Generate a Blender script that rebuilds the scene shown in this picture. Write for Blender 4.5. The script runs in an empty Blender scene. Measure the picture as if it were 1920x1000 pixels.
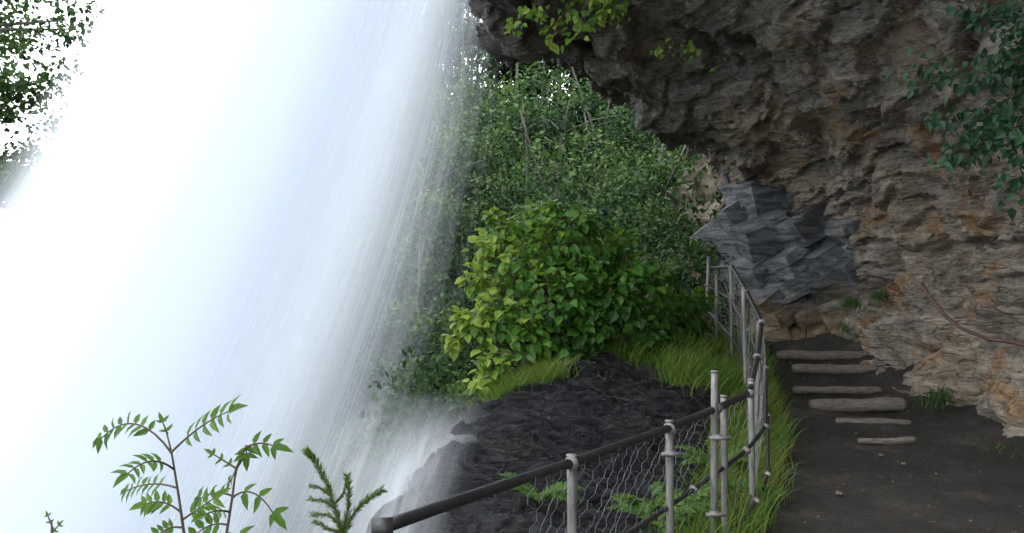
import bpy, math, numpy as np
from mathutils import Vector
rng=np.random.default_rng(7)
F=1650.0; EYE=1.6
def B(px,py,d):
    """image pixel coordinates + estimated distance from the viewpoint -> world metres"""
    return np.array([(px-960)/F*d, d, EYE+(500-py)/F*d])
# ---------------- numpy noise
def h3(i,j,k,s=0):
    n=(i.astype(np.int64)*374761393+j.astype(np.int64)*668265263+k.astype(np.int64)*2147483647+s*1274126177)&0xffffffff
    n=((n^(n>>13))*1274126177)&0xffffffff
    n=((n^(n>>16))*2246822519)&0xffffffff
    return ((n^(n>>15))&0xffffff)/float(0xffffff)
def vn(p,s=0):
    f=np.floor(p); t=p-f; t=t*t*(3-2*t); i,j,k=f[:,0],f[:,1],f[:,2]
    def c(a,b,e): return h3(i+a,j+b,k+e,s)
    x,y,z=t[:,0],t[:,1],t[:,2]
    a=c(0,0,0)*(1-x)+c(1,0,0)*x; b=c(0,1,0)*(1-x)+c(1,1,0)*x
    d=c(0,0,1)*(1-x)+c(1,0,1)*x; e=c(0,1,1)*(1-x)+c(1,1,1)*x
    return ((a*(1-y)+b*y)*(1-z)+(d*(1-y)+e*y)*z)*2-1
def fbm(p,o=5,s=0,g=.5):
    r=0;a=1;q=p.copy()
    for i in range(o):
        r=r+a*vn(q,s+i); a*=g; q=q*2.03+7.1
    return r
def ridge(p,o=4,s=0):
    r=0;a=1;q=p.copy()
    for i in range(o):
        r=r+a*(1-2*np.abs(vn(q,s+i))); a*=.5; q=q*2.07+3.3
    return r
def rot(ax,deg):
    ax=np.array(ax,float); ax/=np.linalg.norm(ax); a=math.radians(deg)
    K=np.array([[0,-ax[2],ax[1]],[ax[2],0,-ax[0]],[-ax[1],ax[0],0]])
    return np.eye(3)+math.sin(a)*K+(1-math.cos(a))*K@K
def cellv(p,s=0):
    f=np.floor(p); return h3(f[:,0],f[:,1],f[:,2],s)*2-1
# ---------------- materials
def newmat(name):
    m=bpy.data.materials.new(name); m.use_nodes=True; nt=m.node_tree
    for n in list(nt.nodes): nt.nodes.remove(n)
    return m,nt
class G:
    def __init__(s,nt): s.nt=nt; s.L=nt.links.new
    def n(s,t,**k):
        x=s.nt.nodes.new(t)
        for a,b in k.items(): setattr(x,a,b)
        return x
    def set(s,x,key,v):
        if v is None: return
        if isinstance(v,bpy.types.NodeSocket): s.L(v,x.inputs[key])
        else: x.inputs[key].default_value=v
    def noise(s,vec,scale,detail=5,rough=.55,dist=0):
        x=s.n('ShaderNodeTexNoise'); s.set(x,'Vector',vec); s.set(x,'Scale',scale); s.set(x,'Detail',detail); s.set(x,'Roughness',rough); s.set(x,'Distortion',dist); return x.outputs['Fac']
    def ramp(s,f,stops,col=True):
        x=s.n('ShaderNodeValToRGB'); e=x.color_ramp.elements
        while len(e)<len(stops): e.new(.5)
        for i,(p,c) in enumerate(stops):
            e[i].position=p; e[i].color=(c[0],c[1],c[2],1) if isinstance(c,(tuple,list)) else (c,c,c,1)
        s.set(x,'Fac',f); return x.outputs['Color']
    def mr(s,v,a,b,c=0.,d=1.):
        x=s.n('ShaderNodeMapRange'); s.set(x,'Value',v)
        for i,q in zip(range(1,5),(a,b,c,d)): x.inputs[i].default_value=q
        return x.outputs[0]
    def mix(s,f,a,b,mode='MIX'):
        x=s.n('ShaderNodeMix',data_type='RGBA',blend_type=mode); s.set(x,0,f)
        for k,v in ((6,a),(7,b)):
            if isinstance(v,tuple): v=(v[0],v[1],v[2],1)
            s.set(x,k,v)
        return x.outputs[2]
    def math(s,op,a,b=0.):
        x=s.n('ShaderNodeMath',operation=op); s.set(x,0,a); s.set(x,1,b); return x.outputs[0]
    def pos(s): return s.n('ShaderNodeNewGeometry').outputs['Position']
    def xyz(s,v):
        x=s.n('ShaderNodeSeparateXYZ'); s.set(x,0,v); return x.outputs
    def mapping(s,v,scale=(1,1,1),r=(0,0,0)):
        x=s.n('ShaderNodeMapping'); s.set(x,'Vector',v); x.inputs['Scale'].default_value=scale; x.inputs['Rotation'].default_value=r; return x.outputs[0]
    def bump(s,h,st,dist=.1,normal=None):
        x=s.n('ShaderNodeBump'); s.set(x,'Height',h); s.set(x,'Strength',st); s.set(x,'Distance',dist); s.set(x,'Normal',normal); return x.outputs[0]
    def out(s,col,rough=.8,normal=None,metal=0.,spec=.5):
        p=s.n('ShaderNodeBsdfPrincipled'); 
        if isinstance(col,tuple): col=(col[0],col[1],col[2],1)
        s.set(p,'Base Color',col); s.set(p,'Roughness',rough); s.set(p,'Normal',normal); s.set(p,'Metallic',metal); s.set(p,'Specular IOR Level',spec)
        o=s.n('ShaderNodeOutputMaterial'); s.L(p.outputs[0],o.inputs[0]); return p
def rock_mat():
    m,nt=newmat('cliff_rock'); g=G(nt); P=g.pos(); X=g.xyz(P)
    strat=g.mapping(P,(.8,.5,3.2),(.15,.45,.2))
    a=g.noise(P,.9,8,.6); b=g.noise(strat,2.2,10,.7,.6); c=g.noise(P,14,8,.7)
    col=g.ramp(b,[(.3,(.12,.10,.078)),(.42,(.34,.275,.205)),(.55,(.56,.465,.35)),(.70,(.78,.69,.56))])
    grey=g.ramp(b,[(.3,(.08,.078,.074)),(.5,(.31,.29,.26)),(.70,(.63,.59,.52))])
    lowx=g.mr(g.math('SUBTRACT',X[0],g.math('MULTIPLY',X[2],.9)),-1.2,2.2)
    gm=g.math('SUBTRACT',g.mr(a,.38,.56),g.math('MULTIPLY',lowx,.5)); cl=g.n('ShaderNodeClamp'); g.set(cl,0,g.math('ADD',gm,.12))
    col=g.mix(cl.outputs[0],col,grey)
    o=g.mr(g.noise(P,1.3,7,.7,.5),.54,.62); wz=g.mr(X[0],3.0,4.4); o=g.math('MULTIPLY',o,wz)
    col=g.mix(g.math('MULTIPLY',o,.72),col,g.ramp(c,[(.3,(.24,.11,.04)),(.6,(.62,.33,.13))]))
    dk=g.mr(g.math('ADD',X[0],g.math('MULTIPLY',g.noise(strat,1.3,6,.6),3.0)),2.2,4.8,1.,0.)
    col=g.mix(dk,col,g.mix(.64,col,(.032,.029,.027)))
    dp=g.mr(g.noise(P,.75,6,.65),.54,.67); col=g.mix(g.math('MULTIPLY',dp,.45),col,(.055,.05,.044))
    f=g.math('GREATER_THAN',g.noise(P,9,4,.6),.65); col=g.mix(g.math('MULTIPLY',f,.5),col,(.58,.55,.49))
    col=g.mix(g.math('MULTIPLY',g.mr(g.noise(strat,5,6,.7,1.2),.47,.38),.8),col,(.035,.029,.024))
    gr=g.mr(g.noise(P,1.7,5,.6),.58,.68); col=g.mix(g.math('MULTIPLY',gr,.3),col,(.075,.085,.035))
    col=g.mix(.75,col,g.ramp(c,[(.3,.45),(.62,1.)]),'MULTIPLY')
    n=g.bump(c,.9,.06); n=g.bump(b,.9,.14,n)
    v=g.n('ShaderNodeTexVoronoi',feature='DISTANCE_TO_EDGE'); g.set(v,'Vector',g.mapping(P,(1.5,1.2,5),(.15,.45,.2))); g.set(v,'Scale',1.6)
    n=g.bump(g.ramp(v.outputs['Distance'],[(0,0.),(.08,1.)]),.6,.06,n)
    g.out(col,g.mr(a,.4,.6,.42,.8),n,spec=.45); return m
def wet_mat():
    m,nt=newmat('wet_rock'); g=G(nt); P=g.pos(); X=g.xyz(P)
    st=g.mapping(P,(1.0,3.4,6),(.3,.2,.5)); b=g.noise(st,3.4,9,.66,.6); c=g.noise(P,26,6,.6)
    col=g.ramp(b,[(.35,(.002,.002,.003)),(.5,(.009,.0085,.011)),(.62,(.03,.028,.034)),(.75,(.07,.068,.08))])
    moss=g.mr(g.noise(P,1.8,6,.6),.55,.65); col=g.mix(g.math('MULTIPLY',moss,.5),col,(.026,.026,.009))
    at=g.n('ShaderNodeAttribute',attribute_name='soil').outputs['Fac']
    col=g.mix(at,col,g.mix(c,(.02,.02,.01),(.05,.05,.02)))
    n=g.bump(c,.4,.02); n=g.bump(b,1.,.25,n)
    rough=g.mix(at,g.mr(g.noise(P,4,5,.6),.38,.62,.17,.42),(.9,.9,.9))
    g.out(col,rough,n,spec=.48); return m
def slate_mat():
    m,nt=newmat('slate'); g=G(nt); P=g.pos(); X=g.xyz(P)
    st=g.mapping(P,(1,1,5),(.2,-.5,0)); b=g.noise(st,2.2,10,.72,.5); c=g.noise(P,20,8,.7)
    col=g.ramp(b,[(.34,(.045,.05,.056)),(.46,(.20,.215,.235)),(.56,(.37,.39,.41)),(.68,(.64,.65,.65))])
    tan=g.ramp(b,[(.3,(.12,.085,.05)),(.5,(.40,.30,.18)),(.7,(.62,.52,.38))])
    mk=g.mr(g.math('ADD',X[2],g.math('MULTIPLY',g.noise(P,1.5,5,.6),1.3)),1.95,1.6); mk2=g.mr(g.noise(P,2.,5,.6),.57,.66); col=g.mix(g.math('MAXIMUM',mk,g.math('MULTIPLY',mk2,.4)),col,tan)
    col=g.mix(.7,col,g.ramp(c,[(.3,.45),(.65,1.)]),'MULTIPLY')
    r=g.n('ShaderNodeObjectInfo').outputs['Random']; col=g.mix(1.,col,g.ramp(r,[(0,.45),(.5,.85),(1,1.)]),'MULTIPLY')
    n=g.bump(c,.5,.03); n=g.bump(b,.9,.16,n); g.out(col,.42,n,spec=.5); return m
def leaf_mat(name,c0,c1,c2,trans=.35,rough=.45):
    m,nt=newmat(name); g=G(nt); t=g.n('ShaderNodeAttribute',attribute_name='tint').outputs['Fac']
    col=g.ramp(t,[(0,c0),(.5,c1),(1,c2)])
    col=g.mix(.4,col,g.ramp(g.noise(g.pos(),30,3),[(.3,.6),(.7,1.)]),'MULTIPLY')
    p=g.n('ShaderNodeBsdfPrincipled'); g.set(p,'Base Color',col); g.set(p,'Roughness',rough); g.set(p,'Specular IOR Level',.25)
    tr=g.n('ShaderNodeBsdfTranslucent'); g.set(tr,'Color',g.mix(.5,col,(.32,.47,.06)) if trans>.3 else col)
    mx=g.n('ShaderNodeMixShader'); g.set(mx,0,trans); g.L(p.outputs[0],mx.inputs[1]); g.L(tr.outputs[0],mx.inputs[2])
    o=g.n('ShaderNodeOutputMaterial'); g.L(mx.outputs[0],o.inputs[0]); return m
def simple(name,ca,cb,scale=8,rough=.8,metal=0.,bs=.4,stretch=(1,1,1)):
    m,nt=newmat(name); g=G(nt); P=g.mapping(g.pos(),stretch); a=g.noise(P,scale,8,.65); 
    g.out(g.ramp(a,[(.32,ca),(.68,cb)]),rough,g.bump(a,bs,.02),metal); return m
M_rock=rock_mat(); M_wet=wet_mat(); M_slate=slate_mat()
M_bush=leaf_mat('bush_leaf',(.014,.055,.009),(.050,.145,.017),(.22,.30,.045),.40)
M_forest=leaf_mat('forest_leaf',(.004,.018,.006),(.021,.065,.016),(.085,.15,.035),.28,.65)
M_grass=leaf_mat('grass_blade',(.03,.075,.01),(.075,.155,.02),(.20,.20,.055),.35,.5)
M_vine=leaf_mat('vine_leaf',(.007,.026,.014),(.016,.052,.024),(.035,.09,.036),.25,.45)
M_sap=leaf_mat('sapling_leaf',(.02,.06,.008),(.045,.12,.015),(.10,.18,.022),.35)
M_bark=simple('bark',(.04,.034,.028),(.15,.13,.11),12)
M_stem=simple('stem',(.04,.022,.015),(.08,.055,.03),30)
M_brown=simple('boulder_rock',(.03,.027,.022),(.24,.20,.15),2.2,.85,0,1.)
M_wood=simple('log_wood',(.075,.063,.052),(.235,.205,.17),10,.85,0,.9,(1,6,6))
M_steel=simple('galvanised_steel',(.08,.077,.073),(.24,.23,.22),18,.55,.35,.15,(1,1,.25))
M_rail=simple('dark_rail_steel',(.010,.010,.012),(.032,.031,.033),20,.42,.3,.1)
M_wire=simple('wire',(.14,.14,.14),(.3,.3,.3),20,.45,.5,.1)
M_hose=simple('rusty_cable',(.03,.018,.015),(.12,.05,.04),5,.6)
M_hill=simple('hill_soil',(.004,.008,.004),(.014,.024,.009),3,.95)
# ---------------- mesh helpers
def mkobj(name,verts,faces,mat,smooth=False,attrs=None,parent=None):
    me=bpy.data.meshes.new(name)
    me.from_pydata(verts.tolist() if isinstance(verts,np.ndarray) else verts,[],faces.tolist() if isinstance(faces,np.ndarray) else faces)
    me.materials.append(mat)
    if smooth: me.polygons.foreach_set('use_smooth',[True]*len(me.polygons))
    if attrs:
        for k,v in attrs.items():
            a=me.attributes.new(k,'FLOAT','POINT'); a.data.foreach_set('value',np.asarray(v,dtype=np.float32))
    me.update(); ob=bpy.data.objects.new(name,me); bpy.context.collection.objects.link(ob)
    if parent: ob.parent=parent
    return ob
def empty(name):
    e=bpy.data.objects.new(name,None); bpy.context.collection.objects.link(e); return e
def gridfaces(nu,nv):
    i=np.arange(nu-1)[:,None]*nv+np.arange(nv-1)[None,:]; i=i.ravel()
    return np.stack([i,i+1,i+nv+1,i+nv],1)
def norm(v): return v/np.maximum(np.linalg.norm(v,axis=-1,keepdims=True),1e-9)
class Acc:
    def __init__(s): s.v=[];s.f=[];s.t=[];s.n=0
    def add(s,v,f,t=0.5):
        v=np.asarray(v,float); s.v.append(v); s.f+= [tuple(int(a)+s.n for a in q) for q in f]; s.t.append(np.full(len(v),t)); s.n+=len(v)
    def obj(s,name,mat,smooth=False,parent=None):
        return mkobj(name,np.concatenate(s.v),s.f,mat,smooth,{'tint':np.concatenate(s.t)},parent)
def tube(acc,pts,r,seg=8,t=.5,cap=True):
    pts=np.asarray(pts,float); n=len(pts); r=np.broadcast_to(np.asarray(r,float),(n,))
    d=norm(np.gradient(pts,axis=0)); up=np.array([0,0,1.]) if abs(d[0][2])<.9 else np.array([1.,0,0])
    V=[]
    for i in range(n):
        a=norm(np.cross(d[i],up)); b=np.cross(a,d[i])
        th=np.arange(seg)*2*math.pi/seg
        V.append(pts[i]+r[i]*(np.cos(th)[:,None]*a+np.sin(th)[:,None]*b))
    V=np.concatenate(V); fs=[]
    for i in range(n-1):
        for k in range(seg): fs.append((i*seg+k,i*seg+(k+1)%seg,(i+1)*seg+(k+1)%seg,(i+1)*seg+k))
    if cap: fs.append(tuple(range(seg))[::-1]); fs.append(tuple((n-1)*seg+k for k in range(seg)))
    acc.add(V,fs,t)
LT=dict(
 quad=(np.array([[0,0,0],[.45,-.5,.0],[1,0,-.06],[.45,.5,0]]),[(0,1,2,3)]),
 leaf=(np.array([[0,0,0],[.22,.46,.06],[.6,.36,.04],[1,0,-.16],[.6,-.36,.04],[.22,-.46,.06],[.25,0,-.02],[.62,0,-.05]]),
   [(0,6,1),(6,7,2,1),(7,3,2),(0,5,6),(6,5,4,7),(7,4,3)]))
def leaves(cent,dirs,nrm,size,width,tint,kind='quad'):
    T,Fc=LT[kind]; d=norm(dirs); s=norm(np.cross(nrm,d)); n=np.cross(d,s); N=len(cent)
    size=np.broadcast_to(size,(N,))[:,None,None]
    V=cent[:,None,:]+size*(T[None,:,0,None]*d[:,None,:]+T[None,:,1,None]*width*s[:,None,:]+T[None,:,2,None]*n[:,None,:])
    k=len(T); base=np.arange(N)*k
    fl=[]
    for f in Fc: fl+=(base[:,None]+np.array(f)[None,:]).tolist()
    return V.reshape(-1,3),fl,np.repeat(np.broadcast_to(tint,(N,)),k)
def join_leaves(name,parts,mat,parent=None):
    v=[];f=[];t=[];n=0
    for a,b,c in parts:
        v.append(a); f+=[tuple(i+n for i in q) for q in b]; t.append(c); n+=len(a)
    return mkobj(name,np.concatenate(v),f,mat,False,{'tint':np.concatenate(t)},parent)
def rdir(n): return norm(rng.normal(size=(n,3)))
# ---------------- overhanging cliff (loft of cross sections estimated from image coordinates; unseen near ceiling raised to let light in)
S={-3:[(3.0,-.3),(3.6,.8),(4.0,1.5),(4.3,3.0),(4.4,4.8),(4.4,6.5),(4.2,8),(3.8,9),(3.9,9.5),(4.5,11)],
 3:[(3.3,-.3),(3.9,.8),(4.2,1.5),(4.3,2.8),(4.1,4.2),(3.6,5.4),(2.6,6.3),(1.2,6.6),(1.3,7.2),(2,10)],
 7:[(4.0,-.3),(4.7,.9),(5.0,1.5),(4.9,2.5),(4.4,3.6),(3.4,4.6),(1.8,5.1),(.0,5.0),(.05,5.6),(1,9)],
 9:[(4.5,-.2),(5.1,.9),(5.3,1.5),(5.1,2.5),(4.3,3.5),(3.0,4.2),(1.3,4.7),(-.48,4.5),(-.45,5.1),(1,9)],
 11:[(4.6,.1),(5.2,1.1),(5.3,1.6),(5.1,2.5),(4.3,3.35),(3.1,3.9),(1.6,4.3),(-.1,4.42),(-.1,4.9),(1.5,9)],
 13:[(4.5,.2),(5.1,1.2),(5.1,1.6),(4.8,2.4),(4.1,3.1),(3.2,3.5),(2.2,3.85),(.9,4.35),(.9,4.9),(2.5,9)],
 14.5:[(4.3,.2),(4.8,1.3),(4.8,1.7),(4.4,2.4),(3.9,2.85),(3.3,3.3),(2.7,3.65),(2.0,4.2),(2,4.8),(3.5,9)],
 16:[(4.4,.2),(4.7,1.3),(4.7,1.9),(4.4,2.4),(4.2,2.85),(3.9,3.2),(3.6,3.5),(3.2,3.85),(3.2,4.6),(4.5,9)],
 19:[(6,0),(6,1.3),(6,1.9),(5.8,2.5),(5.7,2.9),(5.6,3.2),(5.5,3.45),(5.4,4),(5.4,4.6),(6,9)]}
ys=np.array(sorted(S)); C=np.array([S[k] for k in sorted(S)],float)
ny,nu=660,480
yy=np.concatenate([np.linspace(-3,4,60),np.linspace(4.05,19,ny-60)])
uw=np.interp(np.linspace(0,1,nu),[0,.9,1],[0,8,9])
X=np.zeros((ny,nu));Z=np.zeros((ny,nu))
tmpx=np.stack([np.interp(yy,ys,C[:,k,0]) for k in range(10)],1); tmpz=np.stack([np.interp(yy,ys,C[:,k,1]) for k in range(10)],1)
for i in range(ny):
    X[i]=np.interp(uw,range(10),tmpx[i]); Z[i]=np.interp(uw,range(10),tmpz[i])
def smooth(A,k,ax):
    w=np.ones(2*k+1)/(2*k+1); return np.apply_along_axis(lambda r:np.convolve(np.pad(r,k,mode='edge'),w,'valid'),ax,A)
for _ in range(2):
    X=smooth(smooth(X,8,1),12,0); Z=smooth(smooth(Z,8,1),12,0)
P=np.stack([X,np.repeat(yy[:,None],nu,1),Z],2)
def rockdisp(P,amp=1.,rotm=rot((0.3,1,0.1),28)):
    gu=np.gradient(P,axis=0); gv=np.gradient(P,axis=1); N=norm(np.cross(gu,gv)).reshape(-1,3); p=P.reshape(-1,3)
    w=np.stack([fbm(p*.8,3,10),fbm(p*.8,3,20),fbm(p*.8,3,30)],1)
    q=(p+w*.28)@rotm.T
    d=.28*fbm(p*.45,3,1)
    d+=.13*cellv(q*np.array([.7,.5,2.0]),3)+.09*cellv(q*np.array([1.6,1.2,4.6])+.3,5)+.045*cellv(q*np.array([4,3,11.]),6)
    s=q[:,2]*2.3+.4*fbm(p*1.1,3,8); d+=.15*((s-np.floor(s))**1.5-.4)
    s=q[:,2]*6.1+.6*fbm(p*1.7,3,9); d+=.065*((s-np.floor(s))-.5)
    d+=.04*ridge(p*2.2,4,12)*.6+.028*fbm(p*12,3,14)
    return (p+N*(d*amp)[:,None]).reshape(P.shape)
P2=rockdisp(P)
P2=np.stack([smooth(P2[...,k],1,1) for k in range(3)],2)
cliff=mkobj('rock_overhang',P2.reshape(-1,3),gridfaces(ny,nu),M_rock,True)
# ---------------- path
PLy=[-6,1,3,4.2,5.4,8,9.5,11.5,13,15,17]; PLx=[-1.2,-.7,-.35,.55,1.5,2.42,2.82,3.38,3.75,3.7,3.7]
PZy=[-6,7.9,8.7,9.5,10.2,10.9,11.6,12.5,17]; PZz=[0,0,.03,.07,.13,.28,.38,.46,.5]
pl=lambda y:np.interp(y,PLy,PLx); pz=lambda y:np.interp(y,PZy,PZz)
ya=np.linspace(-6,17,420); ta=np.linspace(0,1,130)
YY,TT=np.meshgrid(ya,ta,indexing='ij'); XX=pl(YY)+TT*(5.6-pl(YY)); p=np.stack([XX,YY,0*XX],2).reshape(-1,3)
base=np.interp(p[:,1],[7,9.6,11.3,13],[4.0,4.5,4.65,4.5])
e=np.clip(1-(p[:,0]-pl(p[:,1]))/.12,0,1)
ZZ=pz(p[:,1])+.035*fbm(p*1.3,4,40)+.014*fbm(p*9,3,41)-.25*e**2+np.clip(p[:,0]-base+.5,0,1)**2*.2
p[:,2]=ZZ
def path_mat():
    m,nt=newmat('path_soil'); g=G(nt); P=g.pos(); a=g.noise(P,1.6,7,.6); c=g.noise(P,30,8,.75); d=g.noise(P,110,4,.7)
    col=g.ramp(a,[(.3,(.032,.028,.024)),(.55,(.066,.058,.05)),(.75,(.14,.122,.104))]); col=g.mix(.8,col,g.ramp(c,[(.35,.35),(.65,1.)]),'MULTIPLY')
    col=g.mix(g.math('GREATER_THAN',d,.68),col,(.14,.125,.11))
    n=g.bump(d,.7,.014); n=g.bump(c,.9,.06,n); g.out(col,.9,n,spec=.3); return m
mkobj('path',p,gridfaces(420,130),path_mat(),True)
pe=Acc()
for _ in range(520):
    y=rng.uniform(4.6,12.5); x=pl(y)+.15+(4.4-pl(y))*rng.random()**(.6); r=rng.uniform(.004,.013)*(2.6 if rng.random()<.08 else 1)
    ph=np.array([[1,0,0],[0,1,0],[-1,0,0],[0,-1,0],[.6,.6,.6],[-.6,.5,.7],[-.5,-.6,.6],[.6,-.5,.55]])*rng.uniform(.7,1.2,(8,3))
    pe.add(ph*r+np.array([x,y,pz(y)]),[(0,1,4),(1,5,4),(1,2,5),(2,6,5),(2,3,6),(3,7,6),(3,0,7),(0,4,7),(4,5,6,7)])
pe.obj('pebbles',simple('pebble',(.045,.04,.036),(.13,.115,.10),20))
# ---------------- log steps
for (a,b,py,d,r) in [(1610,1715,838,7.95,.03),(1568,1706,799,8.7,.035),(1520,1695,768,9.4,.072),(1487,1652,738,10.2,.045),(1487,1645,701,10.9,.062),(1458,1630,675,11.6,.062)]:
    A=B(a,py,d);Bb=B(b,py,d+.05); n=26; t=np.linspace(0,1,n)[:,None]; pts=A*(1-t)+Bb*t
    zb=pz(d)+r*.75; pts[:,2]=zb+(pts[:,2]-pts[:,2].mean())*.3+.014*fbm(pts*3,2,int(py))
    pts[:,1]+=.03*fbm(pts*2,2,3)
    rr=r*(1+.14*fbm(pts*4,3,int(py)+1)); rr[0]*=.8; rr[-1]*=.85
    L=Acc(); tube(L,pts,rr,12); L.obj('log_step',M_wood,True)
# ---------------- rocky bank between fence and falls
CP=[B(1240,690,9.0),B(1100,700,8.6),B(940,752,8.2),B(870,792,7.8),B(800,900,6.8),B(690,1005,6.0),B(1100,850,6.8),B(1000,950,5.8),B(1250,800,7.5),B(1310,715,8.6),
 (-1.3,9,-1.5),(-1.6,7.2,-2),(-1.9,6,-2.2),(-2.6,5,-3.5),(-3,8,-4),(-3,12,-5),(-1,10.6,-.9),(0,10.4,.3),(1.2,10.5,.65),(-1.5,13,-4),(0,14,-2.5),(2,15,-.8),(3,16,-.3),(1,12.2,.2),
 (1.4,5.5,-.12),(.6,4.2,-.2),(-.2,3,-.3),(-.9,4.4,-.8),(-1.5,3,-1.6),(-.3,5,-.25),(2.1,9.5,.62),(2.5,11,.75),(3,12.4,.65),(3.4,14,.4),(2.4,8,0),(2.78,9.5,.08),(3.2,11,.28),(1.95,6.6,-.02),(1.9,8.1,.25),(1.5,6.4,.05),(3.6,15,.4),(4,3,-.5),(4,7,-.3),(4,11,.1)]
CP=np.array([np.array(c) for c in CP]); Kd=np.linalg.norm(CP[:,None,:2]-CP[None,:,:2],axis=2)
W=np.linalg.solve(Kd+1e-6*np.eye(len(CP)),CP[:,2]+3)
def hb(x,y):
    q=np.stack([x,y],-1); D=np.linalg.norm(q[...,None,:]-CP[:,:2],axis=-1); return D@W-3
gx=np.linspace(-3,4,400); gy=np.concatenate([np.linspace(2.4,10,600),np.linspace(10.03,16,100)]); YY,XX=np.meshgrid(gy,gx,indexing='ij'); x=XX.ravel();y=YY.ravel()
z=hb(x,y); p=np.stack([x,y,z],1)
soil=np.clip(np.minimum((x-(pl(y)-.55))/.2,1),0,1); soil=np.maximum(soil,np.clip((y-8.9-.25*np.sin(x*3))/.4,0,1)*(x>-.3)); 
q=(p+.2*fbm(p*1.0,3,50)[:,None])@rot((1,.4,0),24).T@rot((0,0,1),25).T
s_=q[:,1]*2.6+.5*fbm(p*.9,3,58); s2=q[:,1]*8.+.7*fbm(p*1.6,3,59)
dz=.14*((s_-np.floor(s_))**2-.3)+.055*((s2-np.floor(s2))**1.5-.4)+.05*cellv(q*np.array([.9,2.,1.]),51)+.03*cellv(q*np.array([3,7.,3.]),57)+.10*fbm(p*1.4,3,56)+.03*ridge(q*np.array([2.5,9,9.]),4,53)
z=z+dz*(1-.8*soil)-.03
over=np.clip((x-pl(y))/.15,0,1); z=np.where(over>0,np.minimum(z,pz(y)-.12*over-.03),z)
p[:,2]=z
mkobj('rocky_bank',p,gridfaces(700,400),M_wet,True,{'soil':soil})
# ---------------- ground and hillside reaching the horizon
def hill(x,y):
    z=np.interp(y,[-400,10,14,18,38,46,80,400],[-7,-6.5,-4.5,-2.6,6.8,8.5,8,14])
    z=z+np.clip(x-2,0,60)*.12*np.clip((y-14)/10,0,1)-np.clip(-x-6,0,12)*.45*np.clip((y-12)/20,0,1)
    return z
ax=np.sign(np.linspace(-1,1,161))*np.abs(np.linspace(-1,1,161))**3*400; ay=10+np.sign(np.linspace(-1,1,181))*np.abs(np.linspace(-1,1,181))**2.6*400
YY,XX=np.meshgrid(ay,ax,indexing='ij'); p=np.stack([XX.ravel(),YY.ravel(),0*XX.ravel()],1); p[:,2]=hill(p[:,0],p[:,1])+.35*fbm(p*.35,4,60)
mkobj('ground',p,gridfaces(181,161),M_hill,True)
# ---------------- forest on the hillside
def clump(c,r,n,size,t0,flat=.8,kind='quad',w=.7):
    d=rdir(n); rad=r*rng.uniform(.25,1.15,n)**.6*(1+.4*fbm(d*2+c,2,70)); ce=c+d*rad[:,None]*np.array([1,1,flat])
    dr=norm(d*.5+rdir(n)*.8+np.array([0,0,-.3])); nn=norm(d*.6+rdir(n)*.6+np.array([0,0,.7]))
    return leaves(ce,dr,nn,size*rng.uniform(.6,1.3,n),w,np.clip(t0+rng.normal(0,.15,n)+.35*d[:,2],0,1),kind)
parts=[]; tr=Acc()
for i in range(760):
    y=15.5+25*rng.random()**1.15; x=rng.uniform(-.30*y-1,.34*y+1)
    if y<17 and x>2.5: continue
    r=rng.uniform(.25,1.05)*(.6+y/45); h=rng.uniform(.0,1.0)+(rng.random()<.35)*rng.uniform(.5,2.8)
    if y>34: h=min(h,.7)
    c=np.array([x,y,hill(x,y)+h*1.1])
    parts.append(clump(c,r,int(170),.065+.0036*y,rng.uniform(.0,.95)**1.2,rng.uniform(.5,1.3)))
for i in range(60):
    y=rng.uniform(15.5,36); x=rng.uniform(-.14*y,.28*y); z=hill(x,y); L=rng.uniform(2.5,6.5); n=8;t=np.linspace(0,1,n)
    lean=rng.normal(0,.2,2); pts=np.stack([x+lean[0]*L*t**1.4+.1*np.sin(t*5+i),y+lean[1]*L*t-.3*t,z+L*t],1)
    tube(tr,pts,.05*(1-.7*t)+.010,6)
    top=pts[-1]
    for m in range(3): parts.append(clump(top+rng.normal(0,.5,3),rng.uniform(.4,.8),80,.13,rng.uniform(.3,.95)))
    for k in range(5):
        b0=pts[rng.integers(3,7)]; b1=b0+np.array([rng.normal(0,.8),rng.normal(0,.8),rng.uniform(.3,1)]); tube(tr,[b0,(b0+b1)/2+[0,0,.1],b1],[.02,.014,.006],5); parts.append(clump(b1,.5,90,.13,rng.uniform(.3,.95)))
for i in range(70):
    x=rng.uniform(-6,6); y=rng.uniform(37,44); z=hill(x,y); tube(tr,[[x,y,z-.5],[x+rng.normal(0,.1),y,z+7]],[.09,.05],6)
    for k in range(8):
        parts.append(clump(np.array([x+rng.normal(0,.6),y+rng.normal(0,.5),z+rng.uniform(.8,7)*(1 if x<1.5 else .75)]),.7,66,.24,.3,.5))
fo=empty('forest'); join_leaves('foliage',parts,M_forest,fo); tr.obj('trunks',M_bark,True,fo)
# ---------------- tree beyond the falls on the left
tw=empty('deciduous_tree'); tr=Acc(); parts=[]
b=np.array([-13.6,20,-5.]); t=np.linspace(0,1,10); pts=np.stack([b[0]+.5*np.sin(t*3),b[1]+0*t,b[2]+15.*t],1); tube(tr,pts,.28*(1-.75*t),8)
for i in range(95):
    k=rng.integers(5,10); b0=pts[k]; d=norm(np.array([rng.normal(),rng.normal()*.7,rng.uniform(.0,.7)])); L=rng.uniform(1.0,2.9 if k<7 else 3.9); b1=b0+d*L
    tube(tr,[b0,b0+d*L*.5+[0,0,.15],b1],[.07,.045,.012],5)
    for m in range(3): parts.append(clump(b0+d*L*(.5+.25*m)+rdir(1)[0]*.3,rng.uniform(.35,.75),120,.15,rng.uniform(.6,1.),.7))
join_leaves('crown',parts,M_forest,tw); tr.obj('trunk',M_bark,True,tw)
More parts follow.
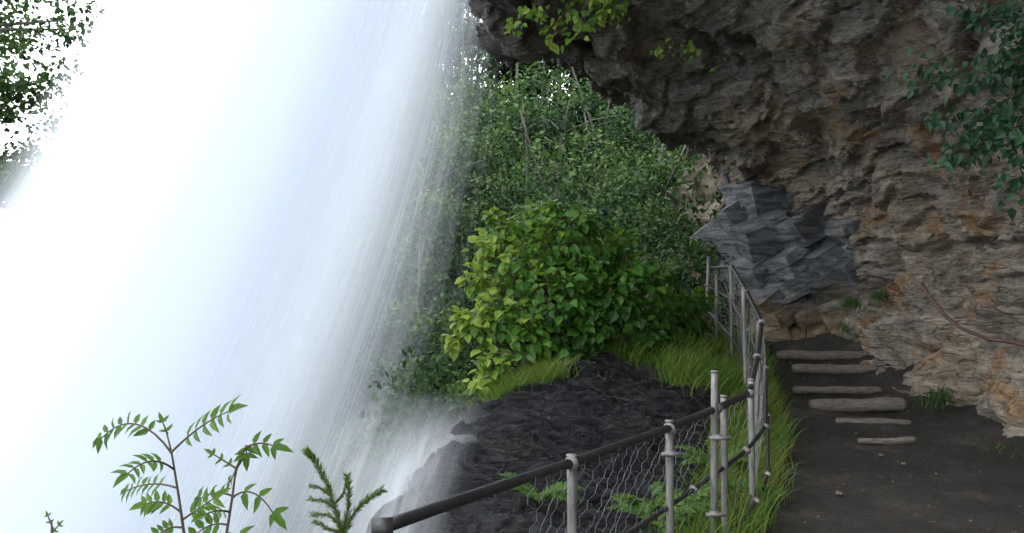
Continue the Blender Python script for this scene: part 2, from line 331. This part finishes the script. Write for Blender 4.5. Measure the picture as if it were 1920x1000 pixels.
# ---------------- big bush by the falls
bush=empty('knotweed_bush'); parts=[]; st=Acc()
lobes=[(1040,460,9.3,.32),(965,510,9.2,.30),(1110,480,9.4,.32),(1050,545,9.0,.36),(1150,560,9.2,.36),(940,590,9.0,.24),(1225,570,9.6,.30),(1275,585,9.9,.20),(990,630,8.95,.25),(1100,620,9.1,.30),(1170,515,9.6,.25),
 (900,615,8.9,.14),(1010,412,9.4,.13),(915,465,9.2,.13),(1085,422,9.4,.15),(955,430,9.3,.12),(890,525,9.1,.11),(868,600,8.9,.08),(1165,455,9.5,.13),(1240,515,9.6,.13),(1310,560,9.9,.11),(930,680,8.8,.14),(1215,630,9.2,.15),(1040,393,9.4,.08),(925,405,9.3,.06),(850,640,8.9,.05),(905,715,8.7,.09)]
root=np.array([.85,9.35,.45])
for (a,b_,d,r) in lobes:
    c=B(a,b_,d); n=int(820*r*r/.16*.55)+30
    dd=rdir(n); rad=r*rng.uniform(.2,1.3,n)**.55*(1+.5*fbm(dd*2.2+c*3,2,71)); ce=c+dd*rad[:,None]
    dr=norm(dd*.55+rdir(n)*.5+np.array([0,0,-.4])); nn=norm(dd*.5+rdir(n)*.35+np.array([-.1,-.35,.75]))
    t=np.clip(.46+rng.normal(0,.17,n)+.6*np.clip(.2-ce[:,0],-.4,1)+.2*dd[:,2],0,1)  # yellower tint towards left and top paints the light into the leaves
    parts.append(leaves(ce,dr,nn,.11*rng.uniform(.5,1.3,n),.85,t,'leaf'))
    for k in range(6):
        e=c+rdir(1)[0]*r*.9; m=(root+e)/2+np.array([0,0,.12]); rr=root+rng.normal(0,.14,3)*[1,1,.2]
        tube(st,[rr,m,e],[.012,.009,.004],5)
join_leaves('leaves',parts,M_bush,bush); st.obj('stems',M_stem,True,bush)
parts=[]
for (a,b_,d,r,t) in [(1290,510,13,.5,.35),(1240,470,14,.55,.2),(1330,480,15,.28,.3),(1200,440,15,.6,.2),(1150,400,16,.6,.15),(1350,550,14,.28,.25),(1290,610,10.2,.25,.5),(1240,640,9.6,.2,.45),(1330,590,11.5,.28,.3),(1180,360,17,.7,.3),(1225,330,18,.5,.35),(1260,420,17,.4,.3),(880,740,9.8,.3,.5),(860,690,11,.5,.3),(800,760,12,.7,.3),(760,860,12.5,.5,.4),(900,650,12,.6,.25),(1100,640,10.8,.5,.15),(980,660,11,.5,.15)]:
    parts.append(clump(B(a,b_,d),r,int(430*r/.5),.10,min(1,t+.2),.9,'leaf',.7))
join_leaves('undergrowth_foliage',parts,M_forest)
# ---------------- grass
def blades(name,pts,hmin,hmax,mat,wid=.007,tb=.5):
    n=len(pts); h=rng.uniform(hmin,hmax,n); a=rng.uniform(0,6.283,n); ln=rng.uniform(.15,.75,n)*h
    dx=np.cos(a)*ln-.05*h; dy=np.sin(a)*ln-.1*h; sx=-np.sin(a+1)*wid; sy=np.cos(a+1)*wid
    V=np.zeros((n,7,3)); 
    for i,(t,w) in enumerate([(0,1),(.4,.9),(.75,.55)]):
        c=pts+np.stack([dx*t*t,dy*t*t,h*t*(1-.15*t)],1)
        V[:,2*i]=c+np.stack([sx,sy,0*sx],1)*w; V[:,2*i+1]=c-np.stack([sx,sy,0*sx],1)*w
    V[:,6]=pts+np.stack([dx,dy,h*.8],1)
    base=np.arange(n)*7; f=[]
    for q in [(0,1,3,2),(2,3,5,4)]: f+=(base[:,None]+np.array(q)).tolist()
    f+=(base[:,None]+np.array([4,5,6])).tolist()
    return mkobj(name,V.reshape(-1,3),f,mat,False,{'tint':np.repeat(np.clip(rng.normal(tb,.22,n)+.25*fbm(pts*1.5,2,77),0,1),7)})
def samp(n,x0,x1,y0,y1,tuft=.09,k=25):
    m=n//k; cx=rng.uniform(x0,x1,m); cy=rng.uniform(y0,y1,m); X=np.repeat(cx,k)+rng.normal(0,tuft,m*k); Y=np.repeat(cy,k)+rng.normal(0,tuft,m*k); return X,Y
gxs=[];gys=[]
X_,Y_=samp(19000,.9,3.2,8.95,12.5); k=(X_<pl(Y_)+.02)&(X_>.2+.35*(Y_-8.8)); gxs.append(X_[k]);gys.append(Y_[k])
X_,Y_=samp(3600,1.6,2.4,8.3,9.0); gxs.append(X_);gys.append(Y_)
Yc=rng.uniform(4.2,9.2,330); Xc=pl(Yc)-rng.uniform(-.02,.42,330)
X_=np.repeat(Xc,24)+rng.normal(0,.06,330*24); Y_=np.repeat(Yc,24)+rng.normal(0,.06,330*24); gxs.append(X_);gys.append(Y_)
X_,Y_=samp(3400,-.3,.45,8.3,8.9,.07); gxs.append(X_);gys.append(Y_)
gX=np.concatenate(gxs);gY=np.concatenate(gys); gZ=hb(gX,gY)-.06; gZ=np.where(gX>pl(gY),pz(gY)-.05,gZ)
blades('grass',np.stack([gX,gY,gZ],1),.12,.42,M_grass,.0045,.5)
tp=[]
for (a,b_,d,n) in [(1760,735,9.0,90),(1745,750,9.1,40),(1890,850,7.4,160),(1870,835,7.7,80),(1905,870,7.1,100),(1600,565,12.2,140),(1650,550,12,100),(1590,610,12.4,60),(1300,440,16.5,160),(1290,455,16.3,120)]:
    tp.append(B(a,b_,d)+rng.normal(0,.07,(n,3))*[1,1,.3])
blades('grass_tuft',np.concatenate(tp)-[0,0,.08],.06,.2,M_forest,.006,.8)
# ---------------- ferns
def frond(acc_parts,p0,p1,sag,n,ll,tint,w=.3,taper=True,up=np.array([0,-.3,1.]),stem=None,kind='quad',pos0=.12):
    p0=np.array(p0,float);p1=np.array(p1,float); t=np.linspace(pos0,1,n); c=p0[None]*(1-t[:,None])+p1[None]*t[:,None]; c[:,2]+=sag*4*t*(1-t)
    tt=np.linspace(0,1,10); sc=p0[None]*(1-tt[:,None])+p1[None]*tt[:,None]; sc[:,2]+=sag*4*tt*(1-tt)
    if stem is not None: tube(stem,sc,.0022*(1-.6*tt)+.0006,5)
    d=norm(np.gradient(c,axis=0)); s=norm(np.cross(d,up)); nn=norm(np.cross(s,d))
    prof=(np.sin(np.pi*np.clip(t*.85+.15,0,1))**.6+.15) if taper else np.full(n,1.)
    for sg in (1,-1):
        dr=norm(s*sg+d*.55+rng.normal(0,.1,(n,3))); acc_parts.append(leaves(c,dr,nn+rng.normal(0,.25,(n,3)),ll*prof*rng.uniform(.8,1.1,n),w,np.clip(tint+rng.normal(0,.12,n),0,1),kind))
    acc_parts.append(leaves(c[-1:],d[-1:],nn[-1:],ll*prof[-1:]+ll*.3,w,np.array([tint]),kind))
parts=[];st=Acc()
for (a,b_,d) in [(1230,985,5.0),(1270,960,5.6),(1200,960,5.7),(1385,940,5.9),(1350,880,6.4),(1010,940,5.6)]:
    c=B(a,b_,d); 
    for k in range(9):
        an=rng.uniform(0,6.28); r=rng.uniform(.2,.36); frond(parts,c,c+np.array([math.cos(an)*r,math.sin(an)*r,rng.uniform(.02,.16)]),.05,20,.055,rng.uniform(.35,.7),.3,stem=st)
for (a,b_,d) in [(1180,480,10.3),(1230,500,10.3),(1290,560,10.2)]:
    c=B(a,b_+30,d)
    for k in range(10):
        an=rng.uniform(0,6.28); r=rng.uniform(.3,.5); frond(parts,c,c+np.array([math.cos(an)*r,math.sin(an)*r,rng.uniform(.05,.3)]),.08,22,.08,rng.uniform(.3,.6),.3,stem=st)
fe=empty('fern'); join_leaves('fronds',parts,M_sap,fe); st.obj('stalks',M_stem,True,fe)
# ---------------- foreground rowan saplings
def rowan(stem_pts,leafs,d):
    e=empty('rowan_sapling'); parts=[];st=Acc(); pts=np.array([B(a,b_,d+o) for a,b_,o in stem_pts]); tube(st,pts,np.linspace(.004,.0018,len(pts)),7)
    for (a0,b0,a1,b1,sag,n,ll,dd) in leafs:
        frond(parts,B(a0,b0,d),B(a1,b1,d+dd),sag,n,ll,rng.uniform(.25,.7),.42,taper=False,up=np.array([.1,-.75,.6]),stem=st,kind='leaf',pos0=.3)
    join_leaves('leaflets',parts,M_sap,e); st.obj('stems',M_stem,True,e)
rowan([(352,1080,0),(345,1000,0),(335,930,0),(322,850,0),(312,810,0)],
 [(322,850,190,822,.05,8,.040,.1),(320,850,428,772,.01,6,.044,-.1),(314,815,305,792,0,2,.02,0),(326,880,240,888,.022,6,.034,-.12),(331,915,238,920,.012,7,.036,.12),(338,960,275,945,.012,5,.036,0),(340,990,290,1010,.01,5,.034,0),(342,975,400,935,.0,4,.036,0)],2.0)
rowan([(428,1080,0),(425,1000,0),(436,930,0),(442,880,0),(462,835,0)],
 [(460,840,512,836,.008,3,.038,0),(455,860,430,905,.0,3,.03,.1),(445,880,400,852,.0,3,.02,0),(434,935,512,962,.03,3,.040,0),(435,930,375,935,.01,3,.040,.1),(430,960,385,965,.005,4,.040,-.1),(427,985,370,1000,.01,4,.042,0),(426,1000,500,1040,.01,4,.04,0),(462,835,462,850,0,2,.034,0)],2.0)
rowan([(100,1060,0),(97,1000,0),(97,975,0)],[(97,985,90,968,0,2,.012,0),(97,1000,110,985,0,2,.014,0)],2.2)
# ---------------- foreground spruce shoot
sp=empty('spruce_sapling'); st=Acc(); parts=[]
def shoot(pts,d,ll=.019):
    P_=np.array([B(a,b_,d) for a,b_ in pts]); t=np.linspace(0,1,len(P_)); tube(st,P_,np.linspace(.003,.001,len(P_)),6)
    L=np.sum(np.linalg.norm(np.diff(P_,axis=0),axis=1)); n=int(L/.0004); tt=np.linspace(0,1,n); c=np.stack([np.interp(tt,t,P_[:,k]) for k in range(3)],1); d_=norm(np.gradient(c,axis=0))
    r=rdir(n); r=norm(r-(r*d_).sum(1,keepdims=True)*d_); parts.append(leaves(c,norm(r*.75+d_*.8),rdir(n),ll*.85*rng.uniform(.7,1.1,n),.14,np.clip(rng.normal(.3,.2,n),0,1)))
shoot([(645,1090),(640,1000),(628,950),(610,900),(592,865),(574,845)],1.9)
shoot([(640,1010),(652,960),(655,920),(652,892)],1.9); shoot([(642,1005),(665,960),(690,935),(717,919)],1.92)
shoot([(630,955),(610,940),(580,935)],1.88,.015); shoot([(622,930),(600,915),(583,912)],1.92,.013); shoot([(640,985),(615,965),(585,965)],1.85,.015);shoot([(628,945),(645,925),(650,900)],1.95,.013); shoot([(640,1000),(612,990),(590,978)],1.9,.015)
join_leaves('needles',parts,M_sap,sp); st.obj('twigs',M_stem,True,sp)
# ---------------- hanging vines and ledge plants
def vine(name,starts,n_leaf,ll,mat,tint):
    e=empty(name); parts=[];st=Acc()
    for (pts,d) in starts:
        P_=np.array([B(a,b_,d) for a,b_ in pts]); t=np.linspace(0,1,len(P_)); tt=np.linspace(0,1,14); c=np.stack([np.interp(tt,t,P_[:,k]) for k in range(3)],1)+rng.normal(0,.012,(14,3))
        tube(st,c,np.linspace(.007,.002,14),5)
        L=np.sum(np.linalg.norm(np.diff(P_,axis=0),axis=1)); n=int(n_leaf*L); k=rng.random(n); q=np.stack([np.interp(k,tt,c[:,j]) for j in range(3)],1)+rng.normal(0,.06,(n,3))
        dr=norm(rdir(n)*.6+np.array([-.2,-.1,-.6])); parts.append(leaves(q,dr,norm(rdir(n)*.5+np.array([-.2,-.5,.5])),ll*rng.uniform(.5,1.2,n),.75,np.clip(rng.normal(tint,.2,n),0,1),'leaf'))
    join_leaves('leaves',parts,mat,e); st.obj('stems',M_stem,True,e)
vine('hanging_vine',[([(1990,-40),(1890,30),(1800,20)],5.8),([(2000,40),(1900,110),(1820,150),(1690,135)],5.8),([(1990,100),(1910,180),(1850,220),(1740,215)],5.9),([(1990,150),(1900,240),(1830,280),(1770,300)],5.8),([(1990,180),(1930,280),(1915,370)],5.6),([(1990,20),(1930,100),(1880,200),(1860,290)],6.0),([(1960,60),(1880,100),(1850,120)],5.9),([(1990,200),(1900,260),(1820,250)],5.7),([(1980,0),(1925,50),(1890,60)],5.6)],135,.072,M_vine,.6)
vine('ledge_plant',[([(1130,-60),(1110,10),(1080,75)],8.5),([(1100,-50),(1060,20),(1030,65)],8.6),([(1150,-60),(1150,0),(1165,35)],8.5),([(1040,-40),(1000,20),(958,52)],8.5),([(1110,-60),(1130,20),(1120,20)],8.4)],95,.09,M_bush,.72)
vine('ledge_plant',[([(1305,92),(1275,92),(1240,100)],8.8),([(1350,110),(1345,120)],8.8)],80,.075,M_bush,.65)
# ---------------- slate outcrop at the end of the path and other boulders
import bmesh
def block(name,c,size,R,mat,n=16,seed=0,parent=None,pw=.35):
    rg=np.random.default_rng(seed)
    if pw<.2:
        pts=np.array([[i,j,k] for i in(-1,1) for j in (-1,1) for k in (-1,1)],float)*rg.uniform(.82,1.,(8,3))
    else: pts=rg.uniform(-1,1,(n,3)); pts=np.sign(pts)*np.abs(pts)**pw
    pts=pts*np.array(size)/2; pts=pts@R.T
    bm=bmesh.new(); [bm.verts.new(q) for q in pts]; r=bmesh.ops.convex_hull(bm,input=bm.verts); bmesh.ops.delete(bm,geom=[v for v in bm.verts if not v.link_faces],context='VERTS')
    bmesh.ops.triangulate(bm,faces=list(bm.faces))
    bmesh.ops.subdivide_edges(bm,edges=list(bm.edges),cuts=9,use_grid_fill=True)
    bm.normal_update(); V=np.array([v.co[:] for v in bm.verts]); N_=np.array([v.normal[:] for v in bm.verts]); q=(V+np.array(c))@R
    dd=.02*fbm(q*np.array([1.5,1.5,6]),4,80)+.03*cellv(q*np.array([1.5,2,8.]),81)
    V=V+N_*dd[:,None]
    for v,co in zip(bm.verts,V): v.co=co
    me=bpy.data.meshes.new(name); bm.to_mesh(me); bm.free(); me.materials.append(mat); o=bpy.data.objects.new(name,me); bpy.context.collection.objects.link(o); o.location=c; o.parent=parent; return o
sl=empty('slate_outcrop')
R1=rot((0,1,0),-28)@rot((1,0,0),8)@rot((0,0,1),8)
k=0
for (a,b_,d,sx,sy,sz) in [(1440,365,14.75,1.05,1,.75),(1535,365,14.5,.85,1,.7),(1425,440,14.3,.75,1,.5),(1505,425,14.0,.95,1,.42),(1580,440,13.7,.6,1,.5),(1410,500,14.35,.6,1,.42),(1470,490,14.0,.7,1,.34),(1540,480,13.8,.75,1,.32),(1430,555,14.1,.6,1,.42),(1495,535,13.9,.7,.9,.28),(1550,530,13.6,.6,.9,.34),(1460,590,13.8,.6,.8,.3),(1520,580,13.7,.65,.8,.32),(1440,630,13.8,.6,.8,.34),(1510,628,13.65,.7,.8,.28),(1590,520,13.5,.5,.9,.6),(1585,590,13.3,.6,.8,.6),(1480,305,15.2,1.9,1,.7),(1405,345,15.6,.7,1,.9),(1490,500,15.2,2.1,1,2.9)]:
    block('slab_%d'%k,B(a,b_,d),(sx*1.12,sy,sz*1.12),R1@rot((0,0,1),float(rng.uniform(-22,22)))@rot((0,1,0),float(rng.uniform(-6,6)))@rot((1,0,0),float(rng.uniform(-18,14))),M_slate,18,k,sl,.1); k+=1
br=empty('brown_boulder')
for (a,b_,d,s) in [(1345,350,18,1.1),(1315,400,18.2,1.1),(1345,430,17.5,1.1),(1335,490,17,1.2)]:
    block('chunk_%d'%k,B(a,b_,d),(s,s*.9,s*1.2),rot((0,1,0),-20)@rot((0,0,1),30),M_brown,22,k,br,.3); k+=1
# ---------------- fence
fe=empty('fence')
T=[(700,995,2.58),(890,928,3.1),(1072,868,3.7),(1255,803,4.6),(1345,765,5.1),(1405,738,5.6),(1420,670,6.4),(1428,605,7.3),(1400,548,8.6),(1372,500,10),(1332,503,11)]
Mi=[(1072,1065,3.75),(1180,1000,4.25),(1300,918,4.95),(1400,845,5.5),(1436,800,6.0),(1436,690,7.3),(1402,620,8.6),(1370,560,10),(1332,540,11)]
Lo=[(1255,1090,4.7),(1370,1000,5.25),(1420,940,5.6),(1440,890,6.0),(1440,780,7.3),(1406,690,8.6),(1370,630,10),(1332,588,11)]
def poly(L,n=60):
    P_=np.array([B(*q) for q in L]); s=np.r_[0,np.cumsum(np.linalg.norm(np.diff(P_,axis=0),axis=1))]; t=np.linspace(0,s[-1],n); c=np.stack([np.interp(t,s,P_[:,k]) for k in range(3)],1)
    for k in range(3): c[:,k]=np.convolve(np.pad(c[:,k],1,mode='edge'),[.25,.5,.25],'valid')
    return c
a=Acc(); tube(a,poly(T),.021,12); a.obj('top_rail',M_rail,True,fe)
a=Acc(); tube(a,poly(Mi),.014,8); a.obj('middle_rail',M_rail,True,fe)
a=Acc(); tube(a,poly(Lo),.014,8); a.obj('lower_rail',M_rail,True,fe)
a=Acc(); cl=Acc()
for (x0,y0,d,x1,zb) in [(1072,855,3.72,1076,-.35),(1255,790,4.63,1258,-.3),(1340,697,5.05,1338,-.3),(1357,743,5.25,1360,-.3),(1408,712,5.75,1412,-.3),(1424,605,7.25,1414,-.1),(1394,540,8.6,1399,.2),(1370,498,9.9,1372,.4),(1344,513,10.5,1343,.5),(1329,482,10.9,1322,.6)]:
    p0=B(x0,y0,d); p1=B(x1,y0,d); p1[2]=zb; t=np.linspace(0,1,6)[:,None]; r=.021
    tube(a,p1*(1-t)+p0*t,[r]*6,12); tube(a,[p0-[0,0,.004],p0+[0,0,.006]],[r*1.12]*2,12)
for L_ in (T,Mi,Lo):
    for q in L_[2:]:
        c=B(*q); tube(cl,[c-[0.0,.03,0],c+[0,.03,0]],[.028 if L_ is T else .020]*2,10)
for (x0,y0,d) in [(1345,820,5.0),(1338,963,5.0),(1256,850,4.6),(1328,535,10.9)]:
    c=B(x0,y0,d); tube(cl,[c-[.05,.03,0],c+[.07,-.02,0]],[.012]*2,8)
    tube(cl,[c-[.0,.0,.015],c+[0,0,.015]],[.028]*2,10)
a.obj('posts',M_steel,True,fe); cl.obj('clamps',M_steel,True,fe)
c=B(716,992,2.5); a=Acc(); tube(a,[c-[.03,0,0],c+[.03,.01,0]],[.03,.03],14); tube(a,[c-[0,0,.8],c],[.024,.024],12); a.obj('end_post',M_rail,True,fe)
tp=poly(T,400); s=np.r_[0,np.cumsum(np.linalg.norm(np.diff(tp,axis=0),axis=1))]; a=Acc(); w=.055; ncol=int((s[-1]-.9)/w)
def net(sv,f):
    q=np.array([np.interp(sv,s,tp[:,k]) for k in range(3)]); H=np.interp(q[1],[2.5,5,7.3,10,11],[1.0,1.0,.95,.85,.7]); q=q.copy(); q[2]-=.02+H*f
    q[0]+=.03*math.sin(f*5+sv*1.3)+.01*math.sin(sv*9)+.006*math.sin(f*31+sv*17); q[2]+=.008*math.sin(sv*23+f*7); return q
rows=16
for i in range(ncol):
    s0=.9+i*w; pts=[]
    for j in range(rows+1):
        off=(w*.5 if (j%2) else -w*.5)*(1 if i%2 else -1)
        pts.append(net(s0+off*.98,(j-.28)/rows)); pts.append(net(s0+off*.98,(j+.28)/rows))
    tube(a,pts,.0011,3,cap=False)
a.obj('wire_netting',M_wire,False,fe)
a=Acc(); P_=np.array([B(*q) for q in [(1728,532,8.0),(1742,555,7.9),(1770,590,7.8),(1800,615,7.6),(1850,635,7.3),(1900,642,6.9),(1990,665,6.5)]]); tube(a,P_,.016,8); cb=a.obj('cable',M_hose,True)
a=Acc(); tube(a,[B(1511,635,12.6),B(1512,565,12.6)],.011,6); tube(a,[B(1512,568,12.6),B(1516,568,12.6)],.018,6); a.obj('metal_stake',M_hose,True)
# ---------------- waterfall: nested curved sheets of falling water
def water_shader(g,al,m):
    df=g.n('ShaderNodeBsdfDiffuse'); g.set(df,'Color',(.90,.945,1,1)); tl=g.n('ShaderNodeBsdfTranslucent'); g.set(tl,'Color',(.90,.945,1,1))
    a1=g.n('ShaderNodeMixShader'); g.set(a1,0,.5); g.L(df.outputs[0],a1.inputs[1]); g.L(tl.outputs[0],a1.inputs[2])
    tp_=g.n('ShaderNodeBsdfTransparent'); a2=g.n('ShaderNodeMixShader'); g.set(a2,0,al); g.L(tp_.outputs[0],a2.inputs[1]); g.L(a1.outputs[0],a2.inputs[2])
    o=g.n('ShaderNodeOutputMaterial'); g.L(a2.outputs[0],o.inputs[0]); return m
def water_mat(dens,name,seed,soft=.4):
    m,nt=newmat(name); g=G(nt); uv=g.n('ShaderNodeUVMap').outputs[0]; U=g.xyz(uv)
    mp=g.mapping(uv,(30,.7,1)); mp.node.inputs['Location'].default_value=(seed,seed*2,0)
    mp2=g.mapping(uv,(330,2.2,1)); mp2.node.inputs['Location'].default_value=(seed*3,seed,0)
    big=g.noise(mp,1.,3,.5,.1); fine=g.noise(mp2,1.,4,.6)
    left=g.mr(g.math('ADD',U[0],g.math('MULTIPLY',g.noise(g.mapping(uv,(10,7,1)),1,4,.6),-.08)),-.03,.05)
    rt=g.mr(U[0],1-soft,1.,1.,0.); body=g.math('POWER',g.mr(g.math('ADD',U[0],g.math('MULTIPLY',big,.10)),1.05-soft,1.0,1.,0.),2.0)
    st=g.mr(g.math('ADD',g.math('MULTIPLY',big,.5),g.math('MULTIPLY',fine,.55)),.47,.68,0.,1.)
    th=g.math('MULTIPLY',g.math('MULTIPLY',st,g.math('POWER',rt,.8)),.34)
    k=g.math('ADD',g.math('MULTIPLY',body,1.0),th)
    al=g.n('ShaderNodeClamp'); g.set(al,0,g.math('MULTIPLY',g.math('MULTIPLY',k,left),dens)); al.inputs[2].default_value=min(.97,dens)
    return water_shader(g,al.outputs[0],m)
def uvgrid(name,P_,mat,parent=None):
    n,m_=P_.shape[:2]; ob=mkobj(name,P_.reshape(-1,3),gridfaces(n,m_),mat,True,None,parent); me=ob.data
    uvl=me.uv_layers.new(name='UVMap'); vi=np.zeros(len(me.loops),int); me.loops.foreach_get('vertex_index',vi)
    uu=(vi//m_)/(n-1); vv=(vi%m_)/(m_-1); uvl.data.foreach_set('uv',np.stack([uu,vv],1).ravel().astype(np.float32)); return ob
wf=empty('waterfall')
def sheet(k,dy,dx,dens,soft):
    nu_,nv_=90,60; u=np.linspace(0,1,nu_)[:,None]; z=np.linspace(9.5,-6.5,nv_)[None,:]
    zr=np.clip(5-z,0,20); xr=-.02-.11*zr-.016*zr**2+.1*np.clip(z-5,0,9); xl=-3.95-.62*np.clip(4-z,-9,20)-.012*np.clip(4-z,0,20)**2
    x=xl*(1-u)+xr*u+dx; y=8.2*(1-u)+11.6*u+dy+.04*np.sin(u*23+k*2)+0*z
    uvgrid('sheet_%d'%k,np.stack([x,y,z+0*x],2),water_mat(dens,'falling_water_%d'%k,k*3.7+1,soft),wf)
sheet(0,0,0,.8,.48); sheet(1,.7,.0,.93,.44); sheet(2,1.5,-.1,.95,.40)
def spray_mat(name,dens,seed):
    m,nt=newmat(name); g=G(nt); uv=g.n('ShaderNodeUVMap').outputs[0]; U=g.xyz(uv)
    eu=g.math('SINE',g.math('MULTIPLY',U[0],math.pi)); ev=g.math('MULTIPLY',g.mr(U[1],0,.55),g.mr(U[1],1.,.9))
    mp=g.mapping(uv,(4,1.4,1)); mp.node.inputs['Location'].default_value=(seed,seed,0)
    ns=g.mr(g.noise(mp,1.5,3,.5),.25,.7,.35,1.); mp2=g.mapping(uv,(26,1.2,1)); ns2=g.mr(g.noise(mp2,1.,2,.5),.3,.7,.7,1.)
    al=g.math('MULTIPLY',g.math('MULTIPLY',g.math('POWER',eu,1.8),ev),g.math('MULTIPLY',g.math('MULTIPLY',ns,ns2),dens)); return water_shader(g,al,m)
def spray(k,tl,tr,bl,br_,dens):
    u=np.linspace(0,1,30)[:,None,None]; v=np.linspace(0,1,30)[None,:,None]; tl,tr,bl,br_=[B(*q)[None,None] for q in (tl,tr,bl,br_)]
    P_=(tl*(1-u)+tr*u)*(1-v)+(bl*(1-u)+br_*u)*v; P_=P_+np.array([0,0,.12])*np.sin(np.pi*v)+np.array([0,.15,.0])*np.sin(np.pi*u*1.7+k)
    uvgrid('spray_%d'%k,P_,spray_mat('spray_%d'%k,dens,k*2.3),wf)
spray(0,(720,740,8.0),(960,730,8.3),(560,1080,5.9),(900,1060,6.1),.5)
spray(1,(740,780,7.2),(930,770,7.2),(600,1080,5.3),(850,1060,5.3),.45)
spray(2,(620,700,8.6),(880,740,8.6),(460,1100,6.2),(780,1080,6.4),.5)
# ---------------- light, sky, camera
el,az=math.radians(60),math.radians(242)   # azimuth of the sun measured clockwise from +Y
sd=Vector((math.sin(az)*math.cos(el),math.cos(az)*math.cos(el),math.sin(el)))
sun=bpy.data.lights.new('sun','SUN'); sun.energy=1.5; sun.angle=math.radians(20); sun.color=(1,.98,.95); so=bpy.data.objects.new('sun',sun); bpy.context.collection.objects.link(so)
so.rotation_euler=(-sd).to_track_quat('-Z','Y').to_euler()
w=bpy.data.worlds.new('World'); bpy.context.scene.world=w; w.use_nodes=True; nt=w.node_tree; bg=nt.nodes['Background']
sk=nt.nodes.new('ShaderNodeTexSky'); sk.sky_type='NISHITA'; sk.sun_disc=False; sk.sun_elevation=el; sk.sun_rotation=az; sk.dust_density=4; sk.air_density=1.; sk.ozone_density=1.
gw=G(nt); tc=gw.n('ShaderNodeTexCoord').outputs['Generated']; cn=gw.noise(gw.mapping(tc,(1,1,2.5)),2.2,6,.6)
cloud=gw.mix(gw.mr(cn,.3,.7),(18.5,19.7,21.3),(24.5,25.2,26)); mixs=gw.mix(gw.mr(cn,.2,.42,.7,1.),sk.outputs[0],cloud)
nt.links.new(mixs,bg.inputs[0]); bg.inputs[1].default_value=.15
cam=bpy.data.cameras.new('camera'); cam.lens=F/1920*36; cam.sensor_width=36; cam.clip_end=2000; co=bpy.data.objects.new('camera',cam); bpy.context.collection.objects.link(co)
co.location=(0,0,EYE); co.rotation_euler=(math.radians(90),0,0); bpy.context.scene.camera=co
bpy.context.scene.view_settings.view_transform='Standard'
